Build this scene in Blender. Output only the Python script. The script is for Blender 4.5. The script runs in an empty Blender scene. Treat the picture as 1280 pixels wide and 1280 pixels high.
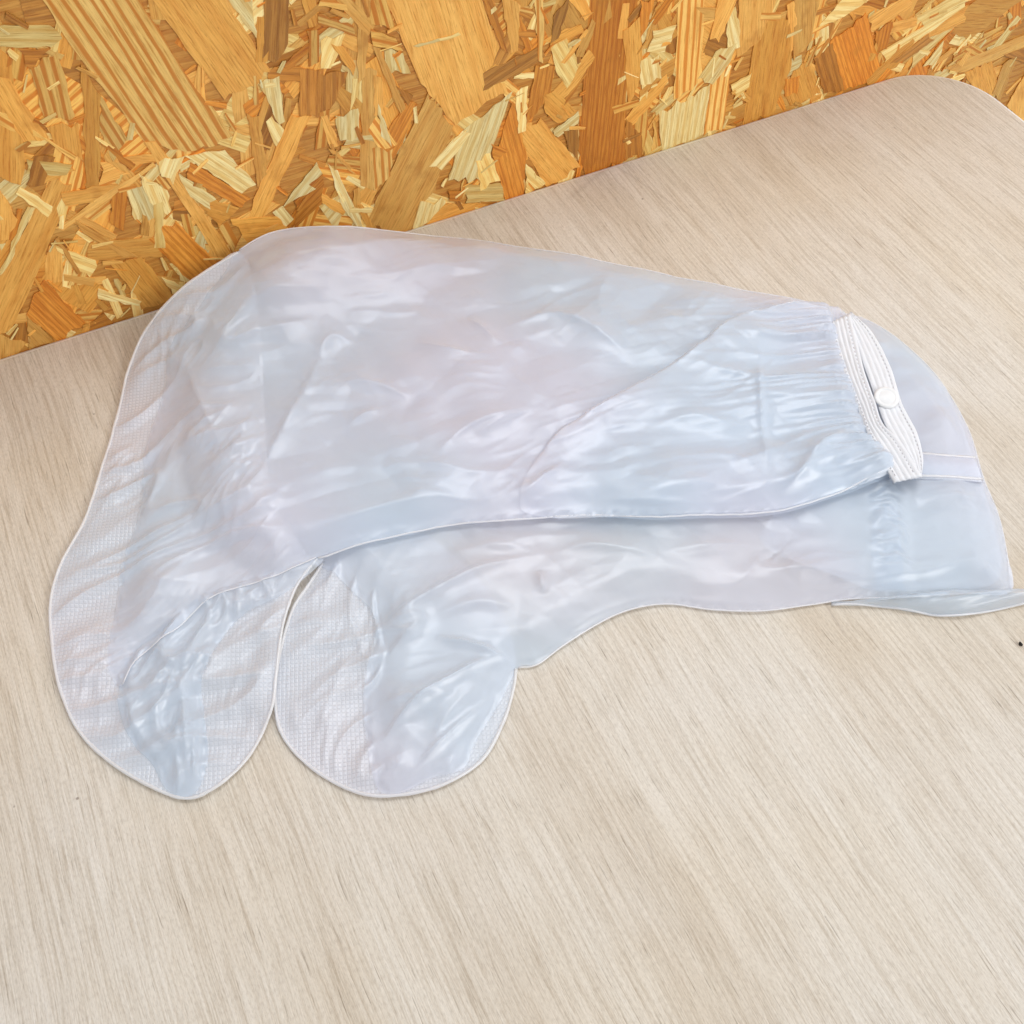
import bpy, math, random
import numpy as np
from mathutils import Matrix, Vector

random.seed(7)
RNG = np.random.default_rng(11)
scene = bpy.context.scene
COL = scene.collection

# ------------------------------------------------------------------ camera
# table plane is z = 0, +X runs along the wall, +Y towards the wall (metres)
F = 1280.0
AX = np.array([0.89455303, -0.36231823, 0.26172577])     # world X seen in camera axes (right, down, forward)
AY = np.array([-0.4467978, -0.74074371, 0.5016677])
AZ = np.array([0.01210836, -0.56570686, -0.82451752])
H = 0.45
cam_d = bpy.data.cameras.new('camera')
cam = bpy.data.objects.new('camera', cam_d)
COL.objects.link(cam)
right = Vector((AX[0], AY[0], AZ[0])); down = Vector((AX[1], AY[1], AZ[1])); fwd = Vector((AX[2], AY[2], AZ[2]))
cam.matrix_world = Matrix(((right.x, -down.x, -fwd.x, 0), (right.y, -down.y, -fwd.y, 0),
                           (right.z, -down.z, -fwd.z, H), (0, 0, 0, 1)))
cam_d.sensor_width = 36; cam_d.lens = 36.0
cam_d.clip_start = 0.01; cam_d.clip_end = 50
scene.camera = cam

# ------------------------------------------------------------------ world and lamps
world = bpy.data.worlds.new('World'); scene.world = world; world.use_nodes = True
wb = world.node_tree.nodes['Background']
wb.inputs[0].default_value = (0.93, 0.96, 1.0, 1); wb.inputs[1].default_value = 0.66

def area(name, loc, target, sx, sy, power, color):
    d = bpy.data.lights.new(name, 'AREA'); d.shape = 'RECTANGLE'; d.size = sx; d.size_y = sy
    d.energy = power; d.color = color
    o = bpy.data.objects.new(name, d); COL.objects.link(o); o.location = loc
    o.rotation_euler = (Vector(target) - Vector(loc)).to_track_quat('-Z', 'Y').to_euler()
    return o
area('window_light', (1.75, 0.25, 1.35), (0.35, 0.4, 0.0), 1.5, 1.2, 8, (0.98, 0.98, 1.0))
area('front_fill', (1.5, -1.9, 1.7), (0.25, 0.5, 0.15), 1.6, 1.2, 50, (1.0, 0.98, 0.95))  # added lamp from the front, brightens the wall and flattens the film shading
area('overhead_light', (0.75, 1.5, 2.5), (0.15, 0.35, 0.0), 1.5, 1.0, 9, (0.86, 0.93, 1.0))
area('overhead_light', (-0.45, 1.3, 2.5), (0.15, 0.35, 0.0), 0.6, 1.2, 5, (0.88, 0.94, 1.0))
area('overhead_light', (0.75, 0.75, 2.3), (0.35, 0.5, 0.0), 0.8, 0.8, 17, (0.95, 0.97, 1.0))  # added fill lamp above, lifts the far part of the table; no known fixture

vs = scene.view_settings
vs.view_transform = 'Standard'; vs.look = 'None'; vs.exposure = -0.25; vs.gamma = 1.0; vs.use_curve_mapping = False
scene.render.engine = 'CYCLES'
scene.cycles.use_denoising = True
scene.cycles.max_bounces = 9; scene.cycles.diffuse_bounces = 6; scene.cycles.glossy_bounces = 2
scene.cycles.use_adaptive_sampling = True; scene.cycles.adaptive_threshold = 0.03
scene.cycles.transmission_bounces = 10; scene.cycles.transparent_max_bounces = 32

# ------------------------------------------------------------------ helpers
def ray(px, py):
    d = np.array([px - 640.0, py - 640.0, F])
    return np.array([d @ AX, d @ AY, d @ AZ])
def on_plane(px, py, z=0.0):
    w = ray(px, py); t = (z - H) / w[2]
    return np.array([w[0] * t, w[1] * t])
WALL_Y = 0.5065
def on_wall(px, py):
    w = ray(px, py); t = WALL_Y / w[1]
    return np.array([w[0] * t, H + w[2] * t])            # (X, Z)

def lift(x, y):
    """the heel end is pushed against the wall and rides up it"""
    s = np.clip((y - 0.40) / 0.095, 0, 1.15)
    a = np.clip((x + 0.035) / 0.075, 0, 1); a = a * a * (3 - 2 * a)
    b = np.clip((0.205 - x) / 0.085, 0, 1); b = b * b * (3 - 2 * b)
    return 0.037 * s ** 1.6 * a * b
def on_film(px, py, extra=0.0):
    p = on_plane(px, py)
    for _ in range(40):
        q = on_plane(px, py, float(lift(p[0], p[1])) + extra)
        p = p * 0.4 + q * 0.6
    return p

def catmull(pts, n=6, closed=False):
    pts = [np.array(p, float) for p in pts]; out = []
    m = len(pts); rng = range(m) if closed else range(m - 1)
    for i in rng:
        if closed:
            a, b, c, d = pts[i - 1], pts[i], pts[(i + 1) % m], pts[(i + 2) % m]
        else:
            b, c = pts[i], pts[i + 1]
            a = pts[i - 1] if i else b * 2 - c
            d = pts[i + 2] if i + 2 < m else c * 2 - b
        for k in range(n):
            t = k / n
            out.append(0.5 * ((2 * b) + (c - a) * t + (2 * a - 5 * b + 4 * c - d) * t * t + (3 * b - a - 3 * c + d) * t ** 3))
    if not closed: out.append(pts[-1])
    return np.array(out)

def link(o, parent=None):
    COL.objects.link(o)
    if parent is not None: o.parent = parent
    return o
def mesh_obj(name, verts, faces, mat, parent=None, smooth=True):
    me = bpy.data.meshes.new(name)
    me.from_pydata([tuple(map(float, v)) for v in verts], [], [tuple(map(int, f)) for f in faces])
    if smooth: me.polygons.foreach_set('use_smooth', [True] * len(me.polygons))
    if mat: me.materials.append(mat)
    me.update()
    return link(bpy.data.objects.new(name, me), parent)
def empty(name, loc):
    o = bpy.data.objects.new(name, None); o.location = loc; o.empty_display_size = 0.05
    return link(o)
def adopt(child, parent):
    child.parent = parent
    child.matrix_parent_inverse = Matrix.Translation(-Vector(parent.location))
    return child
def tag(o, label, cat, group=None):
    o['label'] = label; o['category'] = cat
    if group: o['group'] = group

def tube(name, pts, r, mat, parent, nseg=8, taper=None, lumpy=0.0):
    pts = np.asarray(pts, float); n = len(pts)
    tan = np.gradient(pts, axis=0); tan /= np.linalg.norm(tan, axis=1)[:, None] + 1e-12
    up = np.array([0, 0, 1.0]); verts = []
    for i in range(n):
        s = np.cross(tan[i], up); s /= np.linalg.norm(s) + 1e-12; u = np.cross(s, tan[i])
        rr = r * (1.0 if taper is None else taper(i / (n - 1))) * (1 + lumpy * (random.random() - 0.5))
        for k in range(nseg):
            a = 2 * math.pi * k / nseg
            verts.append(pts[i] + rr * (math.cos(a) * s + math.sin(a) * u))
    faces = [(i * nseg + k, i * nseg + (k + 1) % nseg, (i + 1) * nseg + (k + 1) % nseg, (i + 1) * nseg + k)
             for i in range(n - 1) for k in range(nseg)]
    faces.append(tuple(range(nseg))[::-1]); faces.append(tuple((n - 1) * nseg + k for k in range(nseg)))
    return mesh_obj(name, verts, faces, mat, parent)

# ------------------------------------------------------------------ materials
def new_mat(name):
    m = bpy.data.materials.new(name); m.use_nodes = True
    nt = m.node_tree; nt.nodes.clear()
    return m, nt, nt.nodes.new('ShaderNodeOutputMaterial')
def nd(nt, kind, **kw):
    n = nt.nodes.new('ShaderNode' + kind)
    for k, v in kw.items():
        if k.startswith('_'): setattr(n, k[1:], v)
        else: n.inputs[k.replace('__', ' ')].default_value = v
    return n
def ramp(nt, src, stops):
    r = nt.nodes.new('ShaderNodeValToRGB'); e = r.color_ramp.elements
    while len(e) < len(stops): e.new(0.5)
    for i, (p, c) in enumerate(stops):
        e[i].position = p; e[i].color = c if len(c) == 4 else (*c, 1)
    nt.links.new(src, r.inputs[0]); return r
def mixc(nt, fac, a, b, mode='MIX'):
    m = nt.nodes.new('ShaderNodeMix'); m.data_type = 'RGBA'; m.blend_type = mode
    for sock, v in ((m.inputs[0], fac), (m.inputs[6], a), (m.inputs[7], b)):
        if hasattr(v, 'is_linked'): nt.links.new(v, sock)
        elif isinstance(v, (int, float)): sock.default_value = v
        else: sock.default_value = (*v, 1)
    return m.outputs[2]
def mathn(nt, op, a, b=None, c=None):
    m = nt.nodes.new('ShaderNodeMath'); m.operation = op
    for i, v in enumerate((a, b, c)):
        if v is None: continue
        if hasattr(v, 'is_linked'): nt.links.new(v, m.inputs[i])
        else: m.inputs[i].default_value = v
    return m.outputs[0]

def table_material():
    m, nt, out = new_mat('whitewashed_wood_grain')
    tc = nd(nt, 'TexCoord'); L = nt.links.new
    def grain(sx, sy, detail, rough=0.6, dist=0.0, off=0.0):
        mp = nd(nt, 'Mapping'); mp.inputs['Scale'].default_value = (sx, sy, 1); mp.inputs['Location'].default_value = (off, off * 1.7, 0)
        L(wv.outputs[0], mp.inputs[0])
        n = nd(nt, 'TexNoise', Scale=1.0, Detail=detail, Roughness=rough, Distortion=dist)
        L(mp.outputs[0], n.inputs['Vector']); return n.outputs['Fac']
    # gentle waviness of the grain
    wn = nd(nt, 'TexNoise', Scale=7.0, Detail=2.0)
    L(tc.outputs['Object'], wn.inputs['Vector'])
    sub = nd(nt, 'VectorMath', _operation='SUBTRACT'); sub.inputs[1].default_value = (0.5, 0.5, 0.5)
    L(wn.outputs['Color'], sub.inputs[0])
    mul = nd(nt, 'VectorMath', _operation='MULTIPLY'); mul.inputs[1].default_value = (0.008, 0, 0); L(sub.outputs[0], mul.inputs[0])
    wv = nd(nt, 'VectorMath', _operation='ADD'); L(tc.outputs['Object'], wv.inputs[0]); L(mul.outputs[0], wv.inputs[1])
    fine = grain(500, 34, 4.0, 0.68)
    mid = grain(210, 3.2, 3.0, 0.62, 0.0, 3.1)
    pore = grain(1000, 48, 2.0, 0.55, 0.0, 7.7)
    broad = grain(26, 2.2, 3.0, 0.5, 0.0, 1.3)
    patch = nd(nt, 'TexNoise', Scale=5.5, Detail=3.0); L(tc.outputs['Object'], patch.inputs['Vector'])
    base = ramp(nt, broad, [(0.32, (0.61, 0.525, 0.42)), (0.52, (0.67, 0.595, 0.495)), (0.7, (0.70, 0.64, 0.555))])
    c = mixc(nt, ramp(nt, patch.outputs['Fac'], [(0.38, (0, 0, 0)), (0.68, (1, 1, 1))]).outputs[0], base.outputs[0], (0.69, 0.64, 0.575))
    lines = ramp(nt, fine, [(0.34, (0.78, 0.74, 0.69)), (0.46, (0.94, 0.93, 0.91)), (0.60, (1, 1, 1))])
    c = mixc(nt, 0.75, c, lines.outputs[0], 'MULTIPLY')
    ml = ramp(nt, mid, [(0.455, (1, 1, 1)), (0.478, (0.78, 0.74, 0.69)), (0.495, (0.98, 0.98, 0.98)), (0.52, (1, 1, 1)), (0.565, (1, 1, 1)), (0.58, (0.80, 0.76, 0.71)), (0.595, (1, 1, 1))])
    c = mixc(nt, 0.7, c, ml.outputs[0], 'MULTIPLY')
    pl = ramp(nt, pore, [(0.27, (0.42, 0.37, 0.32)), (0.36, (1, 1, 1))])
    c = mixc(nt, 0.6, c, pl.outputs[0], 'MULTIPLY')
    # a few hairline scratches across the grain and stray specks
    streak = grain(640, 7.5, 3.0, 0.6, 0.0, 9.4)
    c = mixc(nt, 0.5, c, ramp(nt, streak, [(0.36, (0.80, 0.765, 0.72)), (0.47, (0.95, 0.94, 0.92)), (0.56, (1, 1, 1)), (0.68, (1.06, 1.06, 1.06))]).outputs[0], 'MULTIPLY')
    sp = nd(nt, 'TexVoronoi', Scale=34.0); L(tc.outputs['Object'], sp.inputs['Vector'])
    sr = ramp(nt, sp.outputs['Distance'], [(0.018, (0.25, 0.2, 0.17)), (0.03, (1, 1, 1))])
    c = mixc(nt, 0.7, c, sr.outputs[0], 'MULTIPLY')
    sm = nd(nt, 'Mapping'); sm.inputs['Rotation'].default_value = (0, 0, 0.75); sm.inputs['Scale'].default_value = (14, 2.2, 1)
    L(tc.outputs['Object'], sm.inputs[0])
    sv = nd(nt, 'TexVoronoi', Scale=1.0, _feature='DISTANCE_TO_EDGE'); L(sm.outputs[0], sv.inputs['Vector'])
    sn = nd(nt, 'TexNoise', Scale=9.0); L(tc.outputs['Object'], sn.inputs['Vector'])
    scr = mathn(nt, 'MULTIPLY', ramp(nt, sv.outputs['Distance'], [(0.0, (1, 1, 1)), (0.006, (0, 0, 0))]).outputs[0],
                ramp(nt, sn.outputs['Fac'], [(0.55, (0, 0, 0)), (0.66, (0.55, 0.55, 0.55))]).outputs[0])
    c = mixc(nt, scr, c, (0.36, 0.29, 0.23))
    b = nd(nt, 'BsdfPrincipled', Roughness=0.52); b.inputs['Specular IOR Level'].default_value = 0.35
    L(c, b.inputs['Base Color'])
    grit = grain(1500, 420, 2.0, 0.6, 0.0, 5.2)
    c = mixc(nt, 0.8, c, ramp(nt, grit, [(0.30, (0.84, 0.82, 0.80)), (0.5, (1, 1, 1)), (0.7, (1.08, 1.08, 1.08))]).outputs[0], 'MULTIPLY')
    L(c, b.inputs['Base Color'])
    hgt = mathn(nt, 'ADD', fine, mathn(nt, 'MULTIPLY', pore, 0.7))
    bp = nd(nt, 'Bump', Strength=0.3, Distance=0.0006); L(hgt, bp.inputs['Height']); L(bp.outputs[0], b.inputs['Normal'])
    L(b.outputs[0], out.inputs[0])
    return m

def strand_material(name, lo, hi, line, line_amt, line_scale, spots=0.5):
    """wood flake: UV runs along (u) and across (v) the grain, in metres; 'pick' holds two random numbers per flake"""
    m, nt, out = new_mat(name); L = nt.links.new
    uv = nd(nt, 'UVMap', _uv_map='grain'); pk = nd(nt, 'UVMap', _uv_map='pick')
    sx = nd(nt, 'SeparateXYZ'); L(pk.outputs[0], sx.inputs[0])
    def tex(su, sv, det, dist=0.0):
        mp = nd(nt, 'Mapping'); mp.inputs['Scale'].default_value = (su, sv, 1); L(uv.outputs[0], mp.inputs[0])
        n = nd(nt, 'TexNoise', Scale=1.0, Detail=det, Roughness=0.6, Distortion=dist); L(mp.outputs[0], n.inputs['Vector']); return n.outputs['Fac']
    fib = tex(60, 1000, 5); wide = tex(18, 90, 3); fleck = tex(220, 1100, 2); blot = tex(45, 60, 3)
    c = mixc(nt, ramp(nt, wide, [(0.3, (0, 0, 0)), (0.7, (1, 1, 1))]).outputs[0], lo, hi)
    c = mixc(nt, 1.0, c, ramp(nt, fib, [(0.34, (0.70, 0.55, 0.38)), (0.46, (0.92, 0.90, 0.86)), (0.55, (1, 1, 1)), (0.72, (1.12, 1.14, 1.2))]).outputs[0], 'MULTIPLY')
    # late wood lines
    wv = nd(nt, 'TexWave', Scale=line_scale, Distortion=4.0, Detail=3.0, _bands_direction='Y'); wv.inputs['Detail Scale'].default_value = 1.6
    mp = nd(nt, 'Mapping'); mp.inputs['Scale'].default_value = (0.10, 1.0, 1.0); L(uv.outputs[0], mp.inputs[0]); L(mp.outputs[0], wv.inputs['Vector'])
    lr = ramp(nt, wv.outputs['Fac'], [(0.52, (0, 0, 0)), (0.86, (1, 1, 1))])
    c = mixc(nt, mathn(nt, 'MULTIPLY', lr.outputs[0], line_amt), c, line)
    # resin flecks and stains
    c = mixc(nt, mathn(nt, 'MULTIPLY', ramp(nt, fleck, [(0.64, (0, 0, 0)), (0.72, (1, 1, 1))]).outputs[0], 0.55 * spots), c, (0.30, 0.09, 0.015))
    c = mixc(nt, mathn(nt, 'MULTIPLY', ramp(nt, blot, [(0.56, (0, 0, 0)), (0.74, (1, 1, 1))]).outputs[0], spots), c, (0.46, 0.17, 0.028))
    # each flake a little lighter or darker, redder or yellower
    val = mathn(nt, 'MULTIPLY_ADD', sx.outputs[0], 0.46, 0.78)
    c = mixc(nt, 1.0, c, nt.nodes.new('ShaderNodeCombineColor').outputs[0], 'MULTIPLY')
    cc = [n for n in nt.nodes if n.bl_idname == 'ShaderNodeCombineColor'][-1]
    L(val, cc.inputs[0]); L(mathn(nt, 'MULTIPLY', val, mathn(nt, 'MULTIPLY_ADD', sx.outputs[1], 0.14, 0.92)), cc.inputs[1])
    L(mathn(nt, 'MULTIPLY', val, mathn(nt, 'MULTIPLY_ADD', sx.outputs[1], 0.34, 0.56)), cc.inputs[2])
    b = nd(nt, 'BsdfPrincipled', Roughness=0.46); b.inputs['Specular IOR Level'].default_value = 0.4
    L(c, b.inputs['Base Color'])
    bp = nd(nt, 'Bump', Strength=0.5, Distance=0.0007); L(mathn(nt, 'ADD', fib, wide), bp.inputs['Height']); L(bp.outputs[0], b.inputs['Normal'])
    L(b.outputs[0], out.inputs[0]); return m

def film_material(name, opacity, tint_a, tint_b, rough=0.22, emboss=None, gloss=1.0, micro=0.12):
    """frosted soft plastic film: part of the light goes straight through, the rest is scattered; glossy skin"""
    m, nt, out = new_mat(name); L = nt.links.new
    tc = nd(nt, 'TexCoord')
    n1 = nd(nt, 'TexNoise', Scale=9.0, Detail=0.0); L(tc.outputs['Object'], n1.inputs['Vector'])
    col = mixc(nt, ramp(nt, n1.outputs['Fac'], [(0.38, (0, 0, 0)), (0.62, (1, 1, 1))]).outputs[0], tint_a, tint_b)
    nrm = nd(nt, 'NewGeometry').outputs['Normal']
    if emboss:
        ang, pitch = emboss
        mp = nd(nt, 'Mapping'); mp.inputs['Rotation'].default_value = (0, 0, ang); mp.inputs['Scale'].default_value = (1 / pitch, 1 / pitch, 1)
        L(tc.outputs['Object'], mp.inputs[0])
        s = nd(nt, 'SeparateXYZ'); L(mp.outputs[0], s.inputs[0])
        fx = mathn(nt, 'PINGPONG', s.outputs[0], 0.5); fy = mathn(nt, 'PINGPONG', s.outputs[1], 0.5)
        dot = mathn(nt, 'MINIMUM', mathn(nt, 'MULTIPLY', fx, 2.0), mathn(nt, 'MULTIPLY', fy, 2.0))
        dr = ramp(nt, dot, [(0.12, (0, 0, 0)), (0.5, (1, 1, 1))])
        b2 = nd(nt, 'Bump', Strength=0.30, Distance=0.0004); L(dr.outputs[0], b2.inputs['Height']); L(nrm, b2.inputs['Normal']); nrm = b2.outputs[0]
    dif = nd(nt, 'BsdfDiffuse'); L(col, dif.inputs[0]); L(nrm, dif.inputs['Normal'])
    trl = nd(nt, 'BsdfTranslucent'); L(col, trl.inputs[0]); L(nrm, trl.inputs['Normal'])
    sc = nd(nt, 'MixShader', Fac=0.27); L(dif.outputs[0], sc.inputs[1]); L(trl.outputs[0], sc.inputs[2])
    tr = nd(nt, 'BsdfTransparent'); tr.inputs[0].default_value = (0.985, 0.985, 0.99, 1)
    lw = nd(nt, 'LayerWeight', Blend=0.35); L(nrm, lw.inputs['Normal'])
    op = mathn(nt, 'MULTIPLY_ADD', lw.outputs['Facing'], 0.45, opacity)
    if emboss: op = mathn(nt, 'MULTIPLY_ADD', mathn(nt, 'MULTIPLY', dr.outputs[0], ramp(nt, n1.outputs['Fac'], [(0.35, (0.25, 0.25, 0.25)), (0.65, (1, 1, 1))]).outputs[0]), 0.13, op)
    op = mathn(nt, 'MINIMUM', op, 0.95)
    mx = nd(nt, 'MixShader'); L(op, mx.inputs[0]); L(tr.outputs[0], mx.inputs[1]); L(sc.outputs[0], mx.inputs[2])
    gl = nd(nt, 'BsdfGlossy', Roughness=rough); L(nrm, gl.inputs['Normal'])
    l2 = nd(nt, 'LayerWeight', Blend=0.5); L(nrm, l2.inputs['Normal'])
    fm = mathn(nt, 'MULTIPLY_ADD', mathn(nt, 'POWER', l2.outputs['Facing'], 3.0), 0.5 * gloss, 0.06 * gloss)
    m2 = nd(nt, 'MixShader'); L(fm, m2.inputs[0]); L(mx.outputs[0], m2.inputs[1]); L(gl.outputs[0], m2.inputs[2])
    L(m2.outputs[0], out.inputs[0]); return m

def plain_material(name, color, rough=0.5, weave=None, spec=0.4, sss=0.0):
    m, nt, out = new_mat(name); L = nt.links.new
    b = nd(nt, 'BsdfPrincipled', Roughness=rough); b.inputs['Specular IOR Level'].default_value = spec
    tc = nd(nt, 'TexCoord')
    n = nd(nt, 'TexNoise', Scale=120.0, Detail=3.0); L(tc.outputs['Object'], n.inputs['Vector'])
    c = mixc(nt, n.outputs['Fac'], tuple(x * 0.93 for x in color), tuple(min(1, x * 1.05) for x in color))
    L(c, b.inputs['Base Color'])
    if weave:
        w = nd(nt, 'TexNoise', Scale=weave, Detail=2.0); L(tc.outputs['Object'], w.inputs['Vector'])
        bp = nd(nt, 'Bump', Strength=0.5, Distance=0.0004); L(w.outputs['Fac'], bp.inputs['Height']); L(bp.outputs[0], b.inputs['Normal'])
    L(b.outputs[0], out.inputs[0]); return m

M_TABLE = table_material()
M_EDGE = plain_material('white_edge_band', (0.88, 0.86, 0.82), 0.45)
TAN, HONEY = (0.60, 0.325, 0.098), (0.70, 0.425, 0.155)
STRAND = {
    't': strand_material('flake_tan', (0.78, 0.375, 0.095), (0.88, 0.48, 0.15), (0.66, 0.23, 0.035), 0.22, 28, 0.6),
    's': strand_material('flake_striped', (0.86, 0.48, 0.15), (0.92, 0.57, 0.21), (0.62, 0.20, 0.025), 0.9, 62, 0.4),
    'o': strand_material('flake_orange', (0.66, 0.22, 0.03), (0.80, 0.33, 0.06), (0.46, 0.12, 0.012), 0.5, 95),
    'c': strand_material('flake_cream', (0.92, 0.66, 0.31), (0.95, 0.78, 0.48), (0.74, 0.42, 0.12), 0.5, 60, 0.18),
    'b': strand_material('flake_brown', (0.50, 0.20, 0.04), (0.62, 0.28, 0.07), (0.26, 0.09, 0.018), 0.45, 60),
}
M_BOARD = strand_material('flake_ground', (0.66, 0.29, 0.07), (0.78, 0.40, 0.12), (0.50, 0.16, 0.025), 0.4, 60)
BLUE, LILAC, WARM = (0.80, 0.88, 0.97), (0.865, 0.875, 0.965), (0.90, 0.91, 0.955)
M_FILM = film_material('frosted_film', 0.39, BLUE, LILAC, 0.32, gloss=1.05)
M_FILM_UNDER = film_material('frosted_film_under', 0.46, BLUE, LILAC, 0.35, gloss=0.6)
M_FILM_BLUE = film_material('frosted_film_blue', 0.36, (0.75, 0.85, 0.955), (0.81, 0.87, 0.955), 0.30)
M_SOLE = film_material('embossed_sole_film', 0.56, (0.86, 0.895, 0.965), (0.90, 0.90, 0.955), 0.30, emboss=(0.35, 0.0020), gloss=1.2)
M_WELT = film_material('seam_welt', 0.60, (0.97, 0.955, 0.94), (0.96, 0.95, 0.955), 0.3, micro=0.1)
M_SEAM = film_material('sealed_edge', 0.60, (0.96, 0.955, 0.965), (0.96, 0.955, 0.965), 0.25, micro=0.1)
M_ELASTIC = plain_material('white_elastic', (0.75, 0.755, 0.78), 0.75, 1500, 0.2)
M_THREAD = plain_material('white_thread', (0.70, 0.69, 0.71), 0.8)
M_SNAP = plain_material('white_snap_plastic', (0.80, 0.80, 0.80), 0.32)
M_DARK = plain_material('black_grit', (0.02, 0.018, 0.016), 0.7)

# ------------------------------------------------------------------ table
table = empty('table', (0.1, 0.0, -0.026))
def table_outline(x0, x1, y0, y1, r, n=24):
    pts = [(x0, y0), (x1, y0)]
    pts += [(x1 - r + r * math.cos(a), y1 - r + r * math.sin(a)) for a in np.linspace(0, math.pi / 2, n)]
    pts += [(x0, y1)]
    return pts
TX0, TX1, TY0, TY1, TR = -0.95, 0.6320, -0.42, 0.5027, 0.055
def slab(name, pts, z0, z1, mat, bevel):
    import bmesh
    bm = bmesh.new()
    vs_ = [bm.verts.new((x, y, z1)) for x, y in pts]
    f = bm.faces.new(vs_)
    ex = bmesh.ops.extrude_face_region(bm, geom=[f])
    for v in ex['geom']:
        if isinstance(v, bmesh.types.BMVert): v.co.z = z0
    bmesh.ops.recalc_face_normals(bm, faces=bm.faces)
    if bevel:
        ed = [e for e in bm.edges if all(abs(v.co.z - z1) < 1e-6 for v in e.verts)]
        bmesh.ops.bevel(bm, geom=ed, offset=bevel, segments=3, profile=0.5, affect='EDGES')
    me = bpy.data.meshes.new(name); bm.to_mesh(me); bm.free(); me.materials.append(mat)
    return link(bpy.data.objects.new(name, me))
top = slab('tabletop', table_outline(TX0, TX1, TY0, TY1, TR), -0.026, 0.0, M_TABLE, 0.0008)
adopt(top, table)
# white edge banding: a thin strip round the slab, its top a hair below the tabletop
out_o = table_outline(TX0 - 0.0018, TX1 + 0.0018, TY0 - 0.0018, TY1 + 0.0018, TR + 0.0018)
in_o = table_outline(TX0 + 0.0002, TX1 - 0.0002, TY0 + 0.0002, TY1 - 0.0002, TR - 0.0002)
n = len(out_o); v = []
for (x, y) in out_o: v += [(x, y, -0.0257), (x, y, -0.0006)]
for (x, y) in in_o: v += [(x, y, -0.0257), (x, y, -0.0006)]
f = []
for i in range(n):
    j = (i + 1) % n
    f += [(2 * i, 2 * j, 2 * j + 1, 2 * i + 1), (2 * i + 1, 2 * j + 1, 2 * n + 2 * j + 1, 2 * n + 2 * i + 1)]
adopt(mesh_obj('edge_band', v, f, M_EDGE), table)
tag(table, 'pale whitewashed wood-grain table with a rounded corner', 'table')

# ------------------------------------------------------------------ wall of oriented strand board
WX0, WX1, WZ0, WZ1 = -0.75, 1.25, -0.45, 0.30
wall = empty('strand_board_wall', (0.25, WALL_Y + 0.009, WZ0))
def set_uv(me, guv, pick):
    u = me.uv_layers.new(name='grain'); p = me.uv_layers.new(name='pick')
    li = np.empty(len(me.loops), int); me.loops.foreach_get('vertex_index', li)
    u.data.foreach_set('uv', np.asarray(guv, np.float32)[li].ravel())
    p.data.foreach_set('uv', np.asarray(pick, np.float32)[li].ravel())
bv = [(WX0, WALL_Y, WZ0), (WX1, WALL_Y, WZ0), (WX1, WALL_Y, WZ1), (WX0, WALL_Y, WZ1)]
bv += [(x, y + 0.018, z) for x, y, z in bv]
board = mesh_obj('board', bv, [(0, 1, 2, 3), (7, 6, 5, 4), (0, 4, 5, 1), (1, 5, 6, 2), (2, 6, 7, 3), (3, 7, 4, 0)], M_BOARD, None, False)
set_uv(board.data, [(b[0], b[2]) for b in bv], [(0.2, 0.4)] * 8)
adopt(board, wall)

def jag(poly, step, amp_end, amp_side, gdir):
    """fray the outline of a flake: ends across the grain tear rougher than the sides"""
    out = []
    m = len(poly)
    for i in range(m):
        a, b = poly[i], poly[(i + 1) % m]; d = b - a; ln = np.linalg.norm(d)
        if ln < 1e-6: continue
        k = max(1, min(8, int(ln / step))); along = abs(d @ gdir) / ln
        amp = amp_side * along + amp_end * (1 - along); nrm = np.array([-d[1], d[0]]) / ln
        out.append(a)
        for q in range(1, k):
            out.append(a + d * (q / k) + nrm * random.uniform(-amp, amp) + gdir * random.uniform(-amp, amp) * (1 - along))
    return out
def grain_dir(poly):
    p = np.array(poly); c = p - p.mean(0)
    # longest side decides the run of the fibres
    best = None
    for i in range(len(p)):
        d = p[(i + 1) % len(p)] - p[i]; l = np.linalg.norm(d)
        if best is None or l > best[0]: best = (l, d / max(l, 1e-9))
    return best[1]
def flake_geo(poly, z0, thick, tilt=(0.0, 0.0), curl=0.0):
    """vertices of a thin curved chip over the board; poly in wall (X, Z)"""
    c = np.mean(poly, axis=0); vs_ = []
    def ht(p):
        r = p - c
        return z0 + thick + r[0] * tilt[0] + r[1] * tilt[1] + curl * (r @ r)
    for p in poly: vs_.append((p[0], WALL_Y - ht(p), p[1]))
    for p in poly: vs_.append((p[0] + 0.0002, WALL_Y - max(z0 - 0.0006, -0.001), p[1] - 0.0002))
    m = len(poly)
    fs = [tuple(range(m))] + [(i, m + i, m + (i + 1) % m, (i + 1) % m) for i in range(m)]
    return vs_, fs
def orient(vs_, fs):
    a, b, c = (np.array(vs_[i]) for i in fs[0][:3])
    area2 = sum(vs_[fs[0][i]][0] * vs_[fs[0][(i + 1) % len(fs[0])]][2] - vs_[fs[0][(i + 1) % len(fs[0])]][0] * vs_[fs[0][i]][2] for i in range(len(fs[0])))
    return fs if area2 > 0 else [f_[::-1] for f_ in fs]
def guv(poly, g):
    off = np.array([random.uniform(0, 50), random.uniform(0, 50)]); nrm = np.array([-g[1], g[0]])
    return [(p @ g + off[0], p @ nrm + off[1]) for p in poly] * 2

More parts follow.
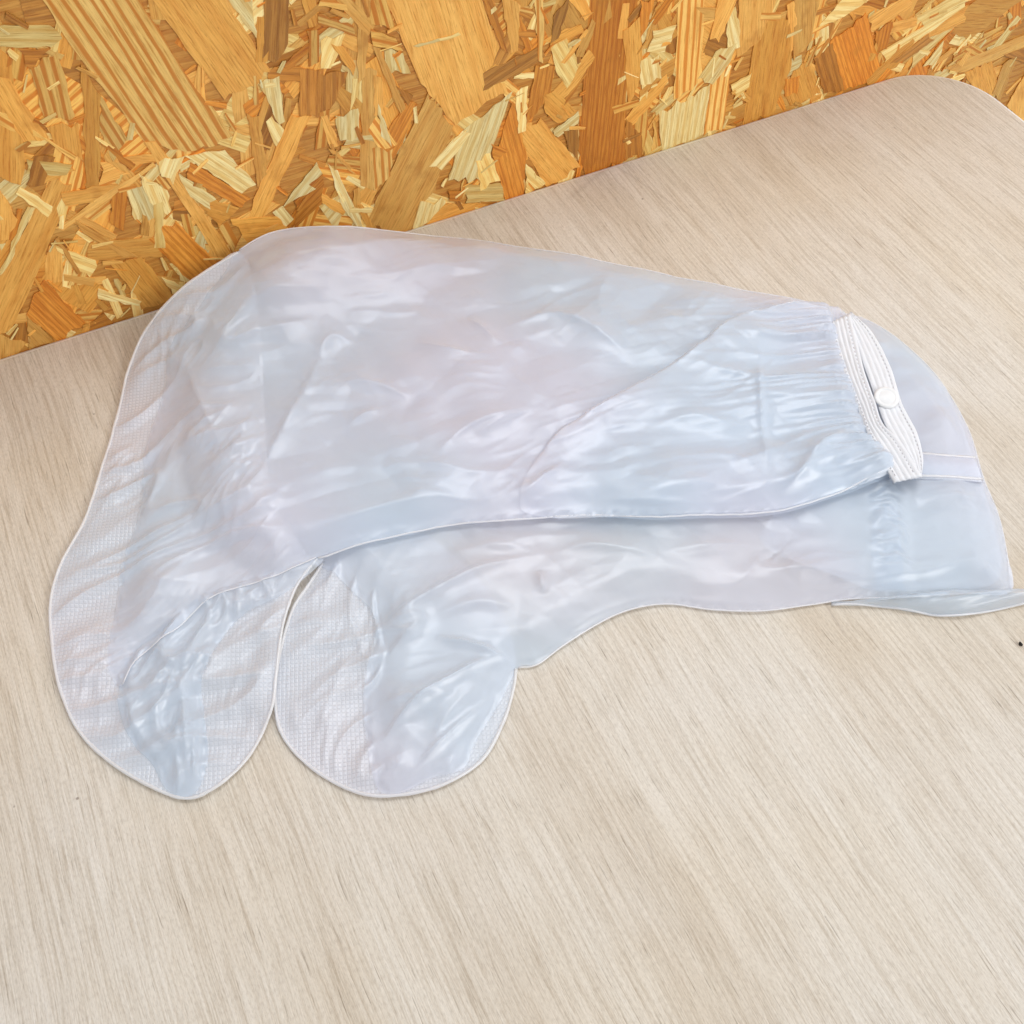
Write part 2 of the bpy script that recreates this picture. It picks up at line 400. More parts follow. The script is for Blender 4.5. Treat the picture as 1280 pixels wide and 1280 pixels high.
Z1 = lambda L_: [(x * 0.3594, y * 0.3594) for x, y in L_]
Z2 = lambda L_: [(400 + x * 0.3125, y * 0.3125) for x, y in L_]
Z3 = lambda L_: [(800 + x * 0.375, y * 0.375) for x, y in L_]
FLAKES = [('s' if k == 0 else k, Z1(p)) for k, p in [
 ('s', [(110,-60),(300,230),(500,490),(640,525),(730,510),(810,470),(640,250),(450,-60)]),
 ('t', [(500,-40),(780,345),(945,250),(750,-40)]),
 ('t', [(0,170),(40,200),(85,560),(70,640),(-20,600),(-20,160)]),
 ('c', [(-20,90),(170,85),(215,130),(180,160),(-20,160)]),
 ('b', [(60,165),(175,165),(110,240)]),
 ('s', [(100,240),(200,170),(260,400),(160,425)]),
 ('t', [(280,220),(350,330),(345,650),(300,660)]),
 ('s', [(-20,380),(30,395),(265,540),(250,560),(150,480),(-20,430)]),
 ('t', [(160,440),(270,420),(290,560),(200,510)]),
 ('c', [(90,550),(250,570),(230,605),(90,600)]),
 ('t', [(180,615),(250,640),(230,720),(40,1140),(-20,1160),(-20,980)]),
 ('t', [(-20,630),(60,760),(30,830),(-20,840)]),
 ('c', [(95,715),(120,720),(20,930),(-10,960)]),
 ('t', [(190,790),(530,560),(540,575),(220,800)]),
 ('t', [(500,490),(540,490),(800,870),(795,920),(760,900)]),
 ('o', [(515,830),(610,765),(770,930),(670,990)]),
 ('t', [(385,920),(490,890),(610,1030),(490,1075),(480,1040)]),
 ('o', [(150,970),(295,1120),(210,1190),(90,1090)]),
 ('c', [(640,540),(780,520),(890,640),(840,670)]),
 ('t', [(855,390),(900,400),(930,600),(895,650)]),
 ('t', [(1010,395),(1080,400),(870,850),(820,900),(880,690)]),
 ('b', [(1040,240),(1125,235),(1125,400),(1040,400)]),
 ('b', [(920,-30),(1005,-30),(1000,150),(955,215),(910,200)]),
 ('c', [(780,-20),(880,-20),(890,130)]),
 ('c', [(900,290),(970,260),(990,420),(970,430)]),
 ('c', [(1000,690),(1100,560),(1120,600),(1120,640),(980,720)]),
 ('o', [(1030,680),(1120,600),(1120,700),(1020,800)]),
 ('c', [(440,640),(560,640),(590,720),(500,780)]),
 ('o', [(390,680),(440,650),(430,800),(380,770)]),
 ('t', [(-20,1150),(90,1190),(40,1240),(-20,1260)]),
 ('t', [(90,1090),(190,1190),(100,1215)]),
 ('b', [(310,1120),(360,1085),(395,1120),(300,1160)]),
 ('o', [(350,480),(470,570),(450,590),(350,500)]),
 ('s', [(350,330),(440,480),(390,560),(345,450)]),
 ('c', [(620,600),(750,690),(730,725),(660,680)]),
 ('t', [(700,680),(830,720),(760,790),(690,700)]),
 ('o', [(660,560),(870,690),(840,720),(650,620)]),
 ('t', [(800,760),(960,750),(1000,790),(870,850)]),
 ('t', [(260,760),(480,890),(430,890),(290,810)]),
 ('c', [(190,850),(330,900),(310,960),(230,900)]),
 ('b', [(200,820),(280,945),(265,950),(190,830)]),
 ('c', [(340,1000),(490,1045),(480,1060),(340,1035)]),
 ('t', [(370,560),(450,600),(340,640),(345,560)]),
 ('c', [(550,560),(640,540),(600,640),(560,610)]),
 ('b', [(120,540),(190,545),(150,640),(90,640)]),
 ('c', [(480,600),(580,660),(600,760),(520,700)]),
 ('c', [(560,960),(660,1000),(610,1030)]),
]]
FLAKES += [(k, Z2(p)) for k, p in [
 ('t', [(250,-30),(640,-30),(740,340),(750,370),(540,500),(400,330)]),
 ('t', [(140,-30),(205,-30),(180,300),(150,330)]),
 ('t', [(165,280),(225,280),(220,760),(160,740)]),
 ('t', [(430,370),(530,500),(500,600),(460,760),(420,800),(360,950),(170,960),(220,800)]),
 ('c', [(570,520),(770,360),(640,720),(510,720)]),
 ('o', [(770,400),(825,620),(810,780),(740,800),(690,640)]),
 ('o', [(680,570),(750,600),(700,640)]),
 ('t', [(775,540),(880,470),(1040,665),(905,745)]),
 ('t', [(890,380),(940,360),(1020,440),(950,490),(900,450)]),
 ('c', [(930,520),(1030,440),(1030,490),(950,545)]),
 ('b', [(640,-20),(690,-20),(740,180),(750,210),(720,190)]),
 ('t', [(720,-20),(800,20),(790,200),(760,210)]),
 ('s', [(855,-20),(892,-20),(890,250),(870,240)]),
 ('o', [(860,260),(940,260),(920,370),(820,500)]),
 ('c', [(920,190),(985,150),(1040,250),(985,350),(940,280)]),
 ('b', [(930,60),(1000,-20),(950,150),(920,170)]),
 ('o', [(1080,-30),(1270,-30),(1220,420),(1220,640),(1060,700),(1030,600)]),
 ('t', [(1210,120),(1280,60),(1290,300),(1230,420)]),
 ('b', [(1220,470),(1285,540),(1285,620),(1220,640)]),
 ('b', [(970,520),(1030,500),(1030,640),(990,600)]),
 ('c', [(820,650),(900,730),(820,780)]),
 ('c', [(620,640),(680,610),(720,720),(640,760)]),
 ('c', [(570,740),(720,730),(740,800),(580,810)]),
 ('c', [(400,800),(500,800),(490,850),(360,940)]),
 ('t', [(500,810),(690,815),(400,930)]),
 ('o', [(510,760),(570,760),(560,800),(515,800)]),
 ('c', [(370,180),(470,150),(480,160),(390,185)]),
 ('c', [(470,150),(550,125),(560,135),(480,160)]),
 ('b', [(-10,280),(110,285),(40,430),(-10,450)]),
 ('s', [(-10,50),(130,100),(140,140),(-10,90)]),
 ('t', [(40,170),(90,180),(140,260),(130,300)]),
 ('t', [(205,180),(240,190),(340,430),(320,450)]),
 ('c', [(255,200),(330,210),(360,290),(270,300)]),
 ('s', [(200,110),(300,150),(330,200),(210,180)]),
 ('s', [(205,590),(290,590),(280,700),(215,760)]),
 ('t', [(30,590),(130,690),(140,690),(60,600)]),
 ('c', [(30,650),(70,680),(180,920),(160,930),(90,830)]),
 ('c', [(115,830),(205,825),(205,845),(115,845)]),
 ('c', [(230,410),(280,560),(285,585),(240,540)]),
 ('b', [(300,340),(370,380),(350,420)]),
 ('c', [(780,370),(830,340),(820,520),(790,530)]),
 ('c', [(0,160),(100,130),(40,270),(0,270)]),
 ('c', [(60,460),(150,430),(150,540),(80,560)]),
 ('s', [(205,-20),(260,-20),(300,120),(200,90)]),
]]
FLAKES += [(k, Z3(p)) for k, p in [
 ('s', [(130,-20),(215,-20),(200,270),(110,330)]),
 ('c', [(0,200),(60,180),(70,260),(0,280)]),
 ('c', [(60,370),(180,320),(240,270),(210,445),(70,500)]),
 ('c', [(190,260),(250,170),(320,140),(300,200),(240,280)]),
 ('s', [(235,260),(305,210),(270,435),(210,450)]),
 ('c', [(300,280),(370,240),(360,290),(310,330)]),
 ('t', [(370,190),(400,60),(500,60),(500,230),(440,380),(340,415)]),
 ('t', [(330,-20),(460,-20),(400,130),(320,190)]),
 ('t', [(510,-20),(600,-20),(570,130),(510,200)]),
 ('c', [(590,90),(660,60),(800,-20),(680,-20)]),
 ('o', [(630,140),(750,40),(805,250),(680,300)]),
 ('b', [(575,190),(640,140),(680,300),(610,310)]),
 ('t', [(470,280),(570,200),(600,310),(500,350)]),
 ('o', [(480,260),(530,250),(520,310),(480,320)]),
 ('o', [(780,100),(840,70),(820,160),(790,170)]),
 ('c', [(800,170),(1080,0),(1080,20),(820,210)]),
 ('t', [(760,50),(880,-10),(900,20),(780,100)]),
 ('b', [(830,210),(960,110),(980,130),(880,200)]),
 ('t', [(1000,100),(1140,-20),(1290,-20),(1100,130)]),
 ('c', [(940,220),(1010,130),(1000,180),(970,230)]),
 ('t', [(1010,230),(1290,110),(1290,150),(1080,240)]),
 ('t', [(1170,310),(1210,210),(1250,200),(1200,330)]),
 ('b', [(1210,180),(1290,150),(1290,210)]),
 ('t', [(1220,350),(1290,230),(1290,420)]),
 ('o', [(0,0),(50,-20),(20,90),(0,120)]),
 ('c', [(40,100),(120,80),(80,170),(20,170)]),
 ('t', [(260,-20),(330,-20),(260,140),(230,130)]),
 ('t', [(1080,240),(1170,200),(1200,320),(1110,300)]),
 ('c', [(920,50),(1060,-20),(1090,0),(950,90)]),
]]
def put_flake(kind, poly, z0, thick, name='wood_strand'):
    poly = [np.array(p) for p in poly]; g = grain_dir(poly)
    pj = jag(poly, 0.0035, 0.0022, 0.0008, g)
    vs_, fs = flake_geo(pj, z0, thick, (random.uniform(-0.007, 0.007), random.uniform(-0.007, 0.007)))
    c = np.mean(vs_, axis=0)
    o = mesh_obj(name, [np.array(q) - c for q in vs_], orient(vs_, fs), STRAND[kind], None, False)
    o.location = c
    set_uv(o.data, guv(pj, g), [(random.random(), random.random())] * len(vs_))
    return adopt(o, wall)
placed = []
order = sorted(FLAKES, key=lambda t: -abs(sum(t[1][i][0] * t[1][(i + 1) % len(t[1])][1] - t[1][(i + 1) % len(t[1])][0] * t[1][i][1] for i in range(len(t[1])))))
for i, (k, p) in enumerate(order):
    wp = [on_wall(*q) for q in p]
    put_flake(k, wp, 0.0006 + 0.0004 * i / len(order), 0.0002)
    placed.append(np.array(wp))
def inside(pt, poly):
    r = False; j = len(poly) - 1
    for i in range(len(poly)):
        if (poly[i][1] > pt[1]) != (poly[j][1] > pt[1]) and pt[0] < (poly[j][0] - poly[i][0]) * (pt[1] - poly[i][1]) / (poly[j][1] - poly[i][1]) + poly[i][0]: r = not r
        j = i
    return r
def random_chip(c, ln, wd, ang):
    g = np.array([math.cos(ang), math.sin(ang)]); q = np.array([-g[1], g[0]])
    s1, s2 = random.uniform(-.4, .4), random.uniform(-.4, .4)
    return [c - g * ln / 2 + q * (wd / 2) + g * wd * s1, c - g * ln / 2 - q * (wd / 2), c - q * wd * random.uniform(.4, .6),
            c + g * ln / 2 - q * (wd * random.uniform(.25, .5)), c + g * ln / 2 + q * wd * random.uniform(.2, .5) + g * wd * s2, c + q * wd * random.uniform(.4, .6)]
frame_wall = [on_wall(0, 450), on_wall(490, 300), on_wall(1130, 92), on_wall(1280, 160), on_wall(1280, 0), on_wall(0, 0)]
cnt = 0; tries = 0
while cnt < 165 and tries < 9000:
    tries += 1
    px = random.uniform(0, 1280); py = random.uniform(0, 450 - 0.3155 * px)
    if py < 0: continue
    c = on_wall(px, py)
    if any(inside(c, q) for q in placed): continue
    big = random.random() < 0.3
    ln = random.uniform(0.02, 0.045) if big else random.uniform(0.009, 0.024)
    chip = random_chip(c, ln, ln * random.uniform(0.14, 0.38), random.gauss(1.2, 0.9))
    put_flake(random.choices('tsocb', (6, 3, 2, 5, 1))[0], chip, 0.0005 + 0.0003 * random.random(), 0.0002)
    cnt += 1
# fine splinters lying over the joints
def sliver_mass():
    V, Fc, U, Pk, Mi = [], [], [], [], []
    bigs = [q for q in placed if np.ptp(q[:, 0]) * np.ptp(q[:, 1]) > 0.0012]
    made = 0
    while made < 1200:
        c = np.array([random.uniform(-0.2, 0.95), random.uniform(-0.05, 0.45)])
        if any(inside(c, q) for q in bigs): continue
        ln = random.uniform(0.004, 0.014)
        p = random_chip(c, ln, random.uniform(0.0006, 0.0030), random.gauss(1.0, 1.0))
        v_, f_ = flake_geo(p, 0.0009 + 0.0002 * random.random(), 0.0002, (random.uniform(-.02, .02), random.uniform(-.02, .02)))
        f_ = orient(v_, f_); b0 = len(V); g = grain_dir(p)
        V.extend(v_); Fc.extend(tuple(b0 + a for a in q) for q in f_); U.extend(guv(p, g)); Pk.extend([(random.random(), random.random())] * len(v_))
        Mi.extend([random.choices(range(5), (3, 1, 3, 6, 1))[0]] * len(f_)); made += 1
    o = mesh_obj('wood_splinters', V, Fc, None, None, False)
    for k in 'tsocb': o.data.materials.append(STRAND[k])
    o.data.polygons.foreach_set('material_index', Mi); set_uv(o.data, U, Pk); o['kind'] = 'stuff'
    return adopt(o, wall)
sliver_mass()
# the countless flakes below and beyond those: one mass
vs_all, fs_all, uv_all, pk_all, mi = [], [], [], [], []
for i in range(5200):
    c = np.array([random.uniform(WX0 + .03, WX1 - .03), random.uniform(WZ0 + .03, WZ1 - .03)])
    big = random.random() < 0.25 and i < 2600
    ln = random.uniform(0.035, 0.09) if big else random.uniform(0.012, 0.035)
    p = jag(random_chip(c, ln, ln * random.uniform(0.15, 0.4), random.gauss(1.2, 0.9)), 0.012, 0.001, 0.0004, np.array([1.0, 0]))
    k = random.choices(range(5), (6, 3, 2, 4, 1))[0]
    v_, f_ = flake_geo(p, -0.0001 + 0.0006 * i / 5200, 0.0002, (random.uniform(-.01, .01), random.uniform(-.01, .01)))
    f_ = orient(v_, f_)
    g = grain_dir(p); b0 = len(vs_all)
    vs_all += v_; fs_all += [tuple(b0 + a for a in q) for q in f_]; uv_all += guv(p, g); pk_all += [(random.random(), random.random())] * len(v_)
    mi += [k] * len(f_)
small = mesh_obj('wood_flakes', vs_all, fs_all, None, None, False)
for k in 'tsocb': small.data.materials.append(STRAND[k])
small.data.polygons.foreach_set('material_index', mi)
set_uv(small.data, uv_all, pk_all)
small['kind'] = 'stuff'
adopt(small, wall)
tag(wall, 'wall of golden oriented strand board with pressed wood flakes behind the table', 'wall')

# ------------------------------------------------------------------ film height fields
GX0, GX1, GY0, GY1, GH = -0.17, 0.47, 0.07, 0.512, 0.001
xs = np.arange(GX0, GX1, GH); ys = np.arange(GY0, GY1, GH)
XX, YY = np.meshgrid(xs, ys)                     # [iy, ix]
LIFT = lift(XX, YY)

def gnoise(x, y, seed):
    r = np.random.default_rng(seed); n_ = 256
    perm = r.permutation(n_); ang = r.uniform(0, 2 * np.pi, n_); gx, gy = np.cos(ang), np.sin(ang)
    xi = np.floor(x).astype(int); yi = np.floor(y).astype(int); xf = x - xi; yf = y - yi
    u = xf ** 3 * (xf * (xf * 6 - 15) + 10); w = yf ** 3 * (yf * (yf * 6 - 15) + 10)
    def g(ix, iy, dx, dy):
        h = perm[(perm[ix & 255] + iy) & 255]
        return gx[h] * dx + gy[h] * dy
    a = g(xi, yi, xf, yf); b = g(xi + 1, yi, xf - 1, yf); c = g(xi, yi + 1, xf, yf - 1); d = g(xi + 1, yi + 1, xf - 1, yf - 1)
    return (a * (1 - u) + b * u) * (1 - w) + (c * (1 - u) + d * u) * w     # about -0.7 .. 0.7
def wrinkle(seed, ang, l_along, l_across, sharp=2.0, warp=0.35, patch=0.05, thr=0.0):
    """ridged creases running along ang, fading in and out in patches"""
    wx = gnoise(XX / 0.06, YY / 0.06, seed + 1) * warp * 0.06; wy = gnoise(XX / 0.06 + 9, YY / 0.06, seed + 2) * warp * 0.06
    x, y = XX + wx, YY + wy; ca, sa = np.cos(ang), np.sin(ang)
    u = (x * ca + y * sa) / l_along; w = (-x * sa + y * ca) / l_across
    r = 1 - np.clip(np.abs(gnoise(u, w, seed)) * 2.6, 0, 1)
    m = np.clip((gnoise(XX / patch, YY / patch, seed + 3) + 0.25 - thr) * 2.0, 0, 1)
    return r ** sharp * m
def facets(seed, ang, l_along, l_across, warp=0.5, patch=None, thr=0.0):
    """crumpled film: flat facets meeting in straight creases (linear interpolation on a skewed lattice)"""
    wx = gnoise(XX / 0.05, YY / 0.05, seed + 1) * warp * l_across; wy = gnoise(XX / 0.05 + 5, YY / 0.05, seed + 2) * warp * l_across
    x, y = XX + wx, YY + wy; ca, sa = np.cos(ang), np.sin(ang)
    u = (x * ca + y * sa) / l_along; w = (-x * sa + y * ca) / l_across
    k = (u + w) * 0.36602540378; a, b = u + k, w + k
    i, j = np.floor(a).astype(int), np.floor(b).astype(int); fa, fb = a - i, b - j
    r = np.random.default_rng(seed); pm = r.permutation(256); hv_ = r.uniform(0, 1, 256)
    hh = lambda p, q: hv_[pm[(pm[p & 255] + q) & 255]]
    h00, h11 = hh(i, j), hh(i + 1, j + 1)
    z = np.where(fa > fb, h00 * (1 - fa) + hh(i + 1, j) * (fa - fb) + h11 * fb, h00 * (1 - fb) + hh(i, j + 1) * (fb - fa) + h11 * fa)
    if patch: z = z * np.clip((gnoise(XX / patch, YY / patch, seed + 3) + 0.3 - thr) * 2.2, 0, 1)
    return z
def blur(a, r):
    k = max(1, int(r / GH))
    for ax in (0, 1):
        for _ in range(2):
            pad = [(0, 0), (0, 0)]; pad[ax] = (k, k)
            c = np.cumsum(np.pad(a, pad, mode='edge'), axis=ax)
            c = np.insert(c, 0, 0, axis=ax)
            n_ = a.shape[ax]
            a = (np.take(c, np.arange(2 * k + 1, 2 * k + 1 + n_) - 0, axis=ax, mode='clip') - np.take(c, np.arange(n_), axis=ax)) / (2 * k + 1)
    return a
def seg_dist(x, y, pl):
    """distance to a polyline, position along it (0-1) and side"""
    best = np.full(x.shape, 1e9); tt = np.zeros(x.shape); sd = np.zeros(x.shape)
    L_ = np.concatenate([[0], np.cumsum(np.linalg.norm(np.diff(pl, axis=0), axis=1))]); tot = L_[-1]
    for i in range(len(pl) - 1):
        a, b = pl[i], pl[i + 1]; d = b - a; l2 = d @ d
        if l2 < 1e-14: continue
        t = np.clip(((x - a[0]) * d[0] + (y - a[1]) * d[1]) / l2, 0, 1)
        ex, ey = x - a[0] - t * d[0], y - a[1] - t * d[1]; q = ex * ex + ey * ey
        k = q < best
        best = np.where(k, q, best); tt = np.where(k, (L_[i] + t * math.sqrt(l2)) / tot, tt)
        sd = np.where(k, d[0] * (y - a[1]) - d[1] * (x - a[0]), sd)
    return np.sqrt(best), tt, np.sign(sd)
def px_line(pts, n_=6, extra=0.0, closed=False):
    return np.array([on_film(p[0], p[1], extra) for p in catmull(pts, n_, closed)])
def crease(pts, h, w, skew=1.0, ends=1.1):
    """a fold pressed into the film: sharp crest, skew > 1 makes the left flank longer than the right one"""
    pl = px_line(pts, 5); out = np.zeros_like(XX)
    lo = pl.min(0) - 6 * w * max(skew, 1); hi = pl.max(0) + 6 * w * max(skew, 1)
    ix = slice(max(0, int((lo[0] - GX0) / GH)), int((hi[0] - GX0) / GH) + 1); iy = slice(max(0, int((lo[1] - GY0) / GH)), int((hi[1] - GY0) / GH) + 1)
    d, t, s = seg_dist(XX[iy, ix], YY[iy, ix], pl)
    ww = np.where(s > 0, w * skew, w)
    out[iy, ix] = h * np.exp(-(np.sqrt((d / ww) ** 2 + 0.025) - 0.158)) * np.clip(np.sin(np.pi * np.clip(t, 0.001, 0.999)), 0, 1) ** ends
    return out
def poly_field(pl):
    """signed inside distance of a closed outline on the grid"""
    cx, cy = xs[::4], ys[::4]; X4, Y4 = np.meshgrid(cx, cy)
    d, _, _ = seg_dist(X4, Y4, np.vstack([pl, pl[:1]]))
    # upsample the unsigned distance
    fx = np.clip((XX - cx[0]) / (4 * GH), 0, len(cx) - 1.001); fy = np.clip((YY - cy[0]) / (4 * GH), 0, len(cy) - 1.001)
    i, j = fx.astype(int), fy.astype(int); u, w = fx - i, fy - j
    dd = (d[j, i] * (1 - u) + d[j, i + 1] * u) * (1 - w) + (d[j + 1, i] * (1 - u) + d[j + 1, i + 1] * u) * w
    return np.where(pip(XX, YY, pl), dd, -dd)
def pip(x, y, pl):
    r = np.zeros(x.shape, bool); j = len(pl) - 1
    for i in range(len(pl)):
        xi, yi, xj, yj = pl[i][0], pl[i][1], pl[j][0], pl[j][1]
        if yi != yj: r ^= ((yi > y) != (yj > y)) & (x < (xj - xi) * (y - yi) / (yj - yi) + xi)
        j = i
    return r
def sstep(x, a, b):
    t = np.clip((x - a) / (b - a), 0, 1); return t * t * (3 - 2 * t)
def sample(z, p):
    fx = np.clip((p[:, 0] - GX0) / GH, 0, len(xs) - 1.001); fy = np.clip((p[:, 1] - GY0) / GH, 0, len(ys) - 1.001)
    i, j = fx.astype(int), fy.astype(int); u, w = fx - i, fy - j
    return (z[j, i] * (1 - u) + z[j, i + 1] * u) * (1 - w) + (z[j + 1, i] * (1 - u) + z[j + 1, i + 1] * u) * w
def film(name, pl, zf, mat, parent):
    """sheet of film: grid cells inside the outline, rim vertices drawn onto the outline"""
    cin = pip(XX[:-1, :-1] + GH / 2, YY[:-1, :-1] + GH / 2, pl)
    iy, ix = np.nonzero(cin); W = len(xs)
    q = np.stack([iy * W + ix, iy * W + ix + 1, (iy + 1) * W + ix + 1, (iy + 1) * W + ix], 1)
    cntv = np.bincount(q.ravel(), minlength=XX.size)
    used = np.nonzero(cntv)[0]; remap = np.full(XX.size, -1); remap[used] = np.arange(len(used))
    P_ = np.stack([XX.ravel()[used], YY.ravel()[used]], 1)
    rim = cntv[used] < 4; rp = P_[rim]; cl = np.vstack([pl, pl[:1]])
    best = np.full(len(rp), 1e9); near = rp.copy()
    for i in range(len(cl) - 1):
        a, b = cl[i], cl[i + 1]; d = b - a; l2 = d @ d
        if l2 < 1e-14: continue
        t = np.clip(((rp - a) @ d) / l2, 0, 1)[:, None]; c = a + t * d; e = ((rp - c) ** 2).sum(1)
        k = e < best; best[k] = e[k]; near[k] = c[k]
    P_[rim] = near
    Z_ = sample(zf, P_)
    co = np.column_stack([P_, Z_]).astype(np.float32); fq = remap[q].astype(np.int32)
    me = bpy.data.meshes.new(name)
    me.vertices.add(len(co)); me.vertices.foreach_set('co', co.ravel())
    me.loops.add(fq.size); me.loops.foreach_set('vertex_index', fq.ravel())
    me.polygons.add(len(fq)); me.polygons.foreach_set('loop_start', np.arange(0, fq.size, 4, dtype=np.int32))
    me.polygons.foreach_set('use_smooth', np.ones(len(fq), bool))
    me.update(calc_edges=True); me.validate()
    me.materials.append(mat)
    return adopt(link(bpy.data.objects.new(name, me)), parent)
def draped(pts_px, zf, dz, n_=6):
    p = px_line(pts_px, n_); return np.column_stack([p, sample(zf, p) + dz])

# ---- outlines (traced in the photograph, laid on the table)
A_OUT = [(648,836),(672,832),(705,808),(760,775),(800,761),(840,757),(890,764),(950,766),(1010,758),(1060,751),(1130,749),(1200,744),(1262,742),
         (1256,690),(1246,645),(1228,600),(1212,545),(1188,500),(1160,462),(1120,425),(1085,403),(1050,393),(930,371),(760,336),(610,310),(480,303),(400,312),(335,345),(295,400),
         (268,470),(255,560),(268,640),(320,690),(402,712),(366,765),(348,830),(343,870),(350,915),(378,952),(425,983),(476,998),(545,987),(600,955),(630,905),(643,860)]
A_SOLE = [(402,712),(366,765),(348,830),(343,870),(350,915),(378,952),(425,983),(476,998),(545,987),(600,955),(630,905),(643,850),(640,800),(610,740),(560,690),(500,650),(440,650)]
A_UP = [(648,836),(672,832),(705,808),(760,775),(800,761),(840,757),(890,764),(950,766),(1010,758),(1060,751),(1130,749),(1200,744),(1262,742),
        (1256,690),(1246,645),(1228,600),(1212,545),(1188,500),(1160,462),(1120,425),(1085,403),(1050,393),(930,371),(760,336),(610,310),(480,303),(400,312),(335,345),(295,400),
        (268,470),(255,560),(268,640),(320,690),(404,712),(440,742),(470,780),(458,850),(455,890),(462,950),(472,988),(490,996),(512,989),(540,975),(580,962),(594,930),(625,880)]
B_OUT = [(232,1001),(190,985),(140,955),(100,915),(76,860),(66,800),(65,755),(78,708),(108,652),(130,585),(150,515),(163,462),(182,418),(222,370),(262,340),(300,316),
         (345,293),(410,287),(500,297),(640,319),(800,347),(930,375),(1040,398),(1060,470),(1085,545),(1115,602),(1030,636),(960,655),(880,660),(810,663),(720,657),(640,664),(560,669),(470,688),(400,708),
         (372,740),(355,790),(347,850),(340,895),(310,950),(268,988)]
B_SOLE = [(232,1001),(190,985),(140,955),(100,915),(76,860),(66,800),(65,755),(78,708),(108,652),(130,585),(150,515),(163,462),(182,418),(222,370),(262,340),(300,318),
          (318,360),(330,440),(335,540),(345,640),(390,710),(372,740),(355,790),(347,850),(340,895),(310,950),(268,988)]
B_UP = [(300,316),(345,293),(410,287),(500,297),(640,319),(800,347),(930,375),(1040,398),(1060,470),(1085,545),(1115,602),(1030,636),(960,655),(880,660),(810,663),(720,657),(640,664),(560,669),(470,688),(400,706),
        (335,733),(265,757),(221,796),(178,827),(154,862),(138,836),(146,772),(158,700),(178,640),(184,560),(208,492),(214,440),(252,388),(284,340)]
B_TOE = [(404,706),(335,722),(258,745),(208,785),(166,818),(152,850),(152,895),(170,935),(192,958),(208,988),(231,999),(250,988),(262,950),(258,900),(254,858),(276,806),(306,772),(350,752),(390,724)]
def outline(p, n_=5): return px_line(p, n_, 0.0, True)
print('outlines'); oA, oAs, oAu = outline(A_OUT), outline(A_SOLE), outline(A_UP)
oB, oBs, oBu, oBt = outline(B_OUT), outline(B_SOLE), outline(B_UP), outline(B_TOE)
dA, dAu, dB, dBu, dBs, dAs, dBt = (poly_field(o) for o in (oA, oAu, oB, oBu, oBs, oAs, oBt))

leg = math.radians(-26)          # run of the legs on the table
# ---- lower cover
zA0 = LIFT * 0.9 + 0.0006 + 0.0008 * (gnoise(XX / 0.03, YY / 0.03, 3) + 0.7)
solewr = 0.0026 * wrinkle(61, math.radians(6), 0.06, 0.018, 1.6, patch=0.08, thr=-0.3) + 0.0008 * wrinkle(71, math.radians(35), 0.03, 0.007, 1.8)
zAs = zA0 + 0.0003 + (0.6 * solewr + 0.0014 * wrinkle(81, math.radians(50), 0.04, 0.012, 2.0, thr=-0.2)) * sstep(dAs, 0, 0.01)
wrA = blur(0.0030 * facets(21, leg, 0.085, 0.040, 0.2), 0.001) + 0.0024 * facets(31, leg + 0.45, 0.045, 0.020, 0.2) + 0.0018 * facets(41, leg - 0.7, 0.024, 0.011, 0.2, 0.05, 0.0) + 0.0010 * facets(45, leg + 0.2, 0.018, 0.007, 0.2, 0.045, 0.05) + 0.0006 * wrinkle(51, leg + 0.2, 0.05, 0.011, 1.6, patch=0.04, thr=0.2)
for a in [([(535,774),(501,809),(457,855)], .003, .003, 2), ([(457,855),(455,885),(464,925),(475,960)], .0025, .003, 1), ([(548,777),(595,762),(648,768)], .003, .0035, 2),
          ([(467,790),(500,779),(535,774)], .0022, .003, 1), ([(545,802),(601,815),(645,834)], .004, .0025, .4), ([(485,880),(520,876),(570,870)], .003, .003, 1), ([(470,940),(520,885),(590,840),(640,820)], .005, .003, .6), ([(500,985),(560,925),(620,870)], .0045, .0028, .6), ([(420,800),(470,790),(530,800)], .004, .003, 1), ([(455,800),(520,760),(600,720),(680,700)], .004, .004, .7),
          ([(673,721),(676,735),(680,752)], .003, .003, 1), ([(945,695),(950,718),(1010,722),(1078,727)], .003, .004, 1.5), ([(1232,632),(1253,680),(1221,701)], .0035, .004, 1),
          ([(700,800),(760,768),(840,762)], .0025, .004, 1), ([(820,700),(900,690),(945,692)], .0025, .005, 1), ([(690,700),(740,690),(820,705)], .0025, .004, 1),
          ([(960,740),(1060,735),(1150,722),(1230,700)], .003, .004, 1), ([(1150,500),(1185,540),(1200,570)], .0025, .006, 1), ([(600,860),(560,900),(530,960)], .002, .004, 1),
          ([(1140,640),(1190,630),(1230,650)], .003, .006, 1), ([(560,700),(620,690),(680,700)], .002, .005, 1)]:
    wrA = wrA + crease(*a)
el, tE, _ = seg_dist(XX, YY, px_line([(1104,608),(1106,650),(1109,690),(1113,738)], 6))
wrA = wrA + 0.0013 * np.exp(-(el / 0.0085) ** 4) * np.abs(np.sin(tE * 26 + 3 * gnoise(XX / 0.01, YY / 0.01, 77))) * sstep(tE, 0.0, 0.1) * sstep(1 - tE, 0.0, 0.2) + 0.001 * np.exp(-(el / 0.0095) ** 4)
zA1 = zA0 + 0.0004 + sstep(dAu, 0, 0.02) * (0.0018 + 0.62 * wrA) + sstep(dAu, 0, 0.004) * 0.25 * wrA
zA1 = np.maximum(zA1, np.where(dAs > 0, zAs + 0.0004, 0))
